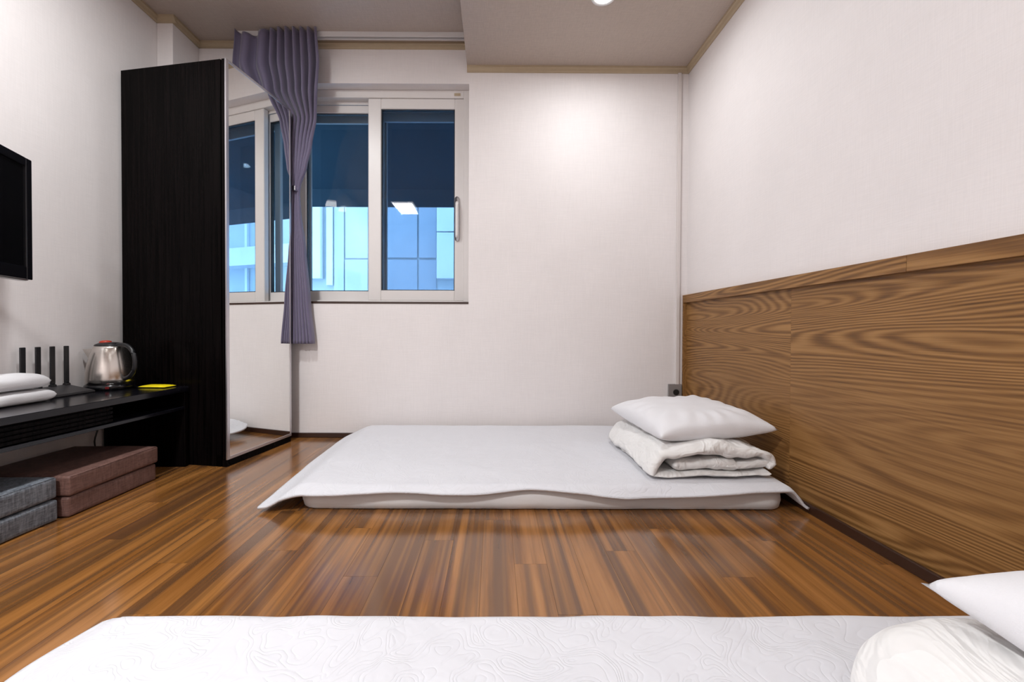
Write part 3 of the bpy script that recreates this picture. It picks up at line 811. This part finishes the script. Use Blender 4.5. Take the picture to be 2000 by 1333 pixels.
def duvet(loc, L, sy, rz, label, sd, mirror=False, wr=1.0):
    # folded duvet: thick layers seen end on at -Y
    bm = bmesh.new()
    def strip(path, th, y0, y1, sdd, wamp):
        pts = smooth_pts([(p[0], 0, p[1]) for p in path], 8); n = len(pts); ny = 54; prev = None
        # closed profile
        def prof(yy, j):
            outp = []; e = min(1, (yy-y0)/.03, (y1-yy)/.05); ky = max(.25, math.sqrt(max(0, 1-(1-max(0, e))**2)))
            nr = []
            for i, p in enumerate(pts):
                t = (pts[min(i+1, n-1)]-pts[max(i-1, 0)]).normalized(); nr.append(Vector((-t.z, 0, t.x)))
            ends = lambda i: math.sqrt(max(0.02, 1-(1-min(1, i/5.0, (n-1-i)/5.0))**2))
            for sgn, rng in ((1, range(n)), (-1, range(n-1, -1, -1))):
                for i in rng:
                    p = pts[i]; q = p+nr[i]*sgn*th/2*ends(i)*ky*(1+.35*nz(p.x*6+sdd, yy*5, p.z*9))
                    k = wamp*(nz(q.x*7+sdd, yy*6, q.z*14)+.6*nz(q.x*16+sdd, yy*9, q.z*22+3))
                    ridge = 1-abs(nz(q.x*5+sdd*2, yy*4+q.x*2, q.z*12+9))*3
                    k += wamp*.9*max(0, ridge)
                    k += wamp*.8*max(0, 1-abs(nz(q.x*11+sdd, yy*13-q.x*6, q.z*10))*5)*.7
                    q = Vector((q.x+k*.5, yy+.012*nz(q.x*9+sdd, q.z*16, 2)*(1 if j < 6 or j > ny-6 else 0), max(.002, q.z+k*.75)))
                    outp.append(q)
            return outp
        for j in range(ny+1):
            yy = lerp(y0, y1, (j/ny)); row = [bm.verts.new(q) for q in prof(yy, j)]
            m = len(row)
            if prev:
                for i in range(m): bm.faces.new((prev[i], prev[(i+1) % m], row[(i+1) % m], row[i]))
            else:
                first = row
            prev = row
        for row, rev in ((first, True), (prev, False)):
            m = len(row)//2
            for i in range(m-1):
                q = [row[i], row[i+1], row[2*m-2-i], row[2*m-1-i]]
                try: bm.faces.new(q[::-1] if rev else q)
                except ValueError: pass
    H = .135
    strip([(.012, .010), (.10, .012), (.30, .014), (.44, .012), (L-.03, .016)], .020, .0, sy, sd+1, .007*wr)
    strip([(.10, .045), (.20, .048), (.30, .044), (.36, .040)], .046, .012, sy-.02, sd+2, .010*wr)
    strip([(.30, .040), (.40, .048), (.46, .052), (L-.045, .050)], .034, .010, sy-.02, sd+6, .011*wr)
    strip([(.010, .014), (.028, .050), (.062, .088), (.13, .104), (.25, .106), (.36, .100), (.43, .092), (L-.03, .076), (L-.018, .056), (L-.04, .038)], .046, -.004, sy+.006, sd+3, .013*wr)
    bmesh.ops.recalc_face_normals(bm, faces=bm.faces)
    o = obj('folded_duvet', bm, 'duvet', None, True)
    o.matrix_world = Matrix.Translation(loc) @ Matrix.Rotation(rz, 4, 'Z')
    sb = o.modifiers.new('s', 'SUBSURF'); sb.levels = 1; sb.render_levels = 1
    return tag(o, label, 'duvet', 'white folded duvets on the beds')
duvet((.600, 1.640, .101), .505, .575, .02, 'white folded duvet on the far bed, under its pillow', 1)
duvet((.562, .060, .101), .56, .615, .0, 'white folded duvet on the near bed, under its pillow', 21, wr=.6)
pillow((.870, 1.955, .277), .485, .53, .150, .10, 'white pillow on the folded duvet beside the wood panelling at the back', 3, tilt=(.03, -.045), pinch=.02, corner=.02)
pillow((.948, .365, .285), .54, .56, .170, -.03, 'large white pillow at the right edge of the foreground', 9, tilt=(.02, -.03), pw=.40, pinch=.02)

# ------------------------------------------------------------------ lamps in the ceiling, plus the added fill light
for k, (x, y, z_) in enumerate(DOWN_AND_FILL):
    t = thing('downlight', ['small round recessed downlight in the lower ceiling near the back wall', 'small round recessed downlight in the lower ceiling above the room', 'small round recessed downlight in the lower ceiling behind the camera', 'added round fill light in the higher ceiling near the television, brightening the left wall'][k], 'downlight', (x, y, z_), 'downlights')
    bm = bmesh.new(); lathe(bm, [(.045, 0), (.047, -.008), (.058, -.010), (.062, -.004), (.062, 0)], (x, y, z_), 40, False); obj('trim_ring', bm, 'lampframe', t, True)
    bm = bmesh.new(); lathe(bm, [(.046, -.006), (.04, -.007), (.001, -.008)], (x, y, z_), 40, False); obj('diffuser', bm, 'dlamp', t, True)
for k, (x, y) in enumerate(LAMPS):
    t = thing('ceiling_lamp', 'square white ceiling lamp on the higher ceiling', 'lamp', (x, y, ZH))
    box('frame', x-.16, x+.16, y-.16, y+.16, ZH-.045, ZH, 'lampframe', t, bev=.004)
    box('diffuser', x-.145, x+.145, y-.145, y+.145, ZH-.056, ZH-.044, 'lamp', t, bev=.003)
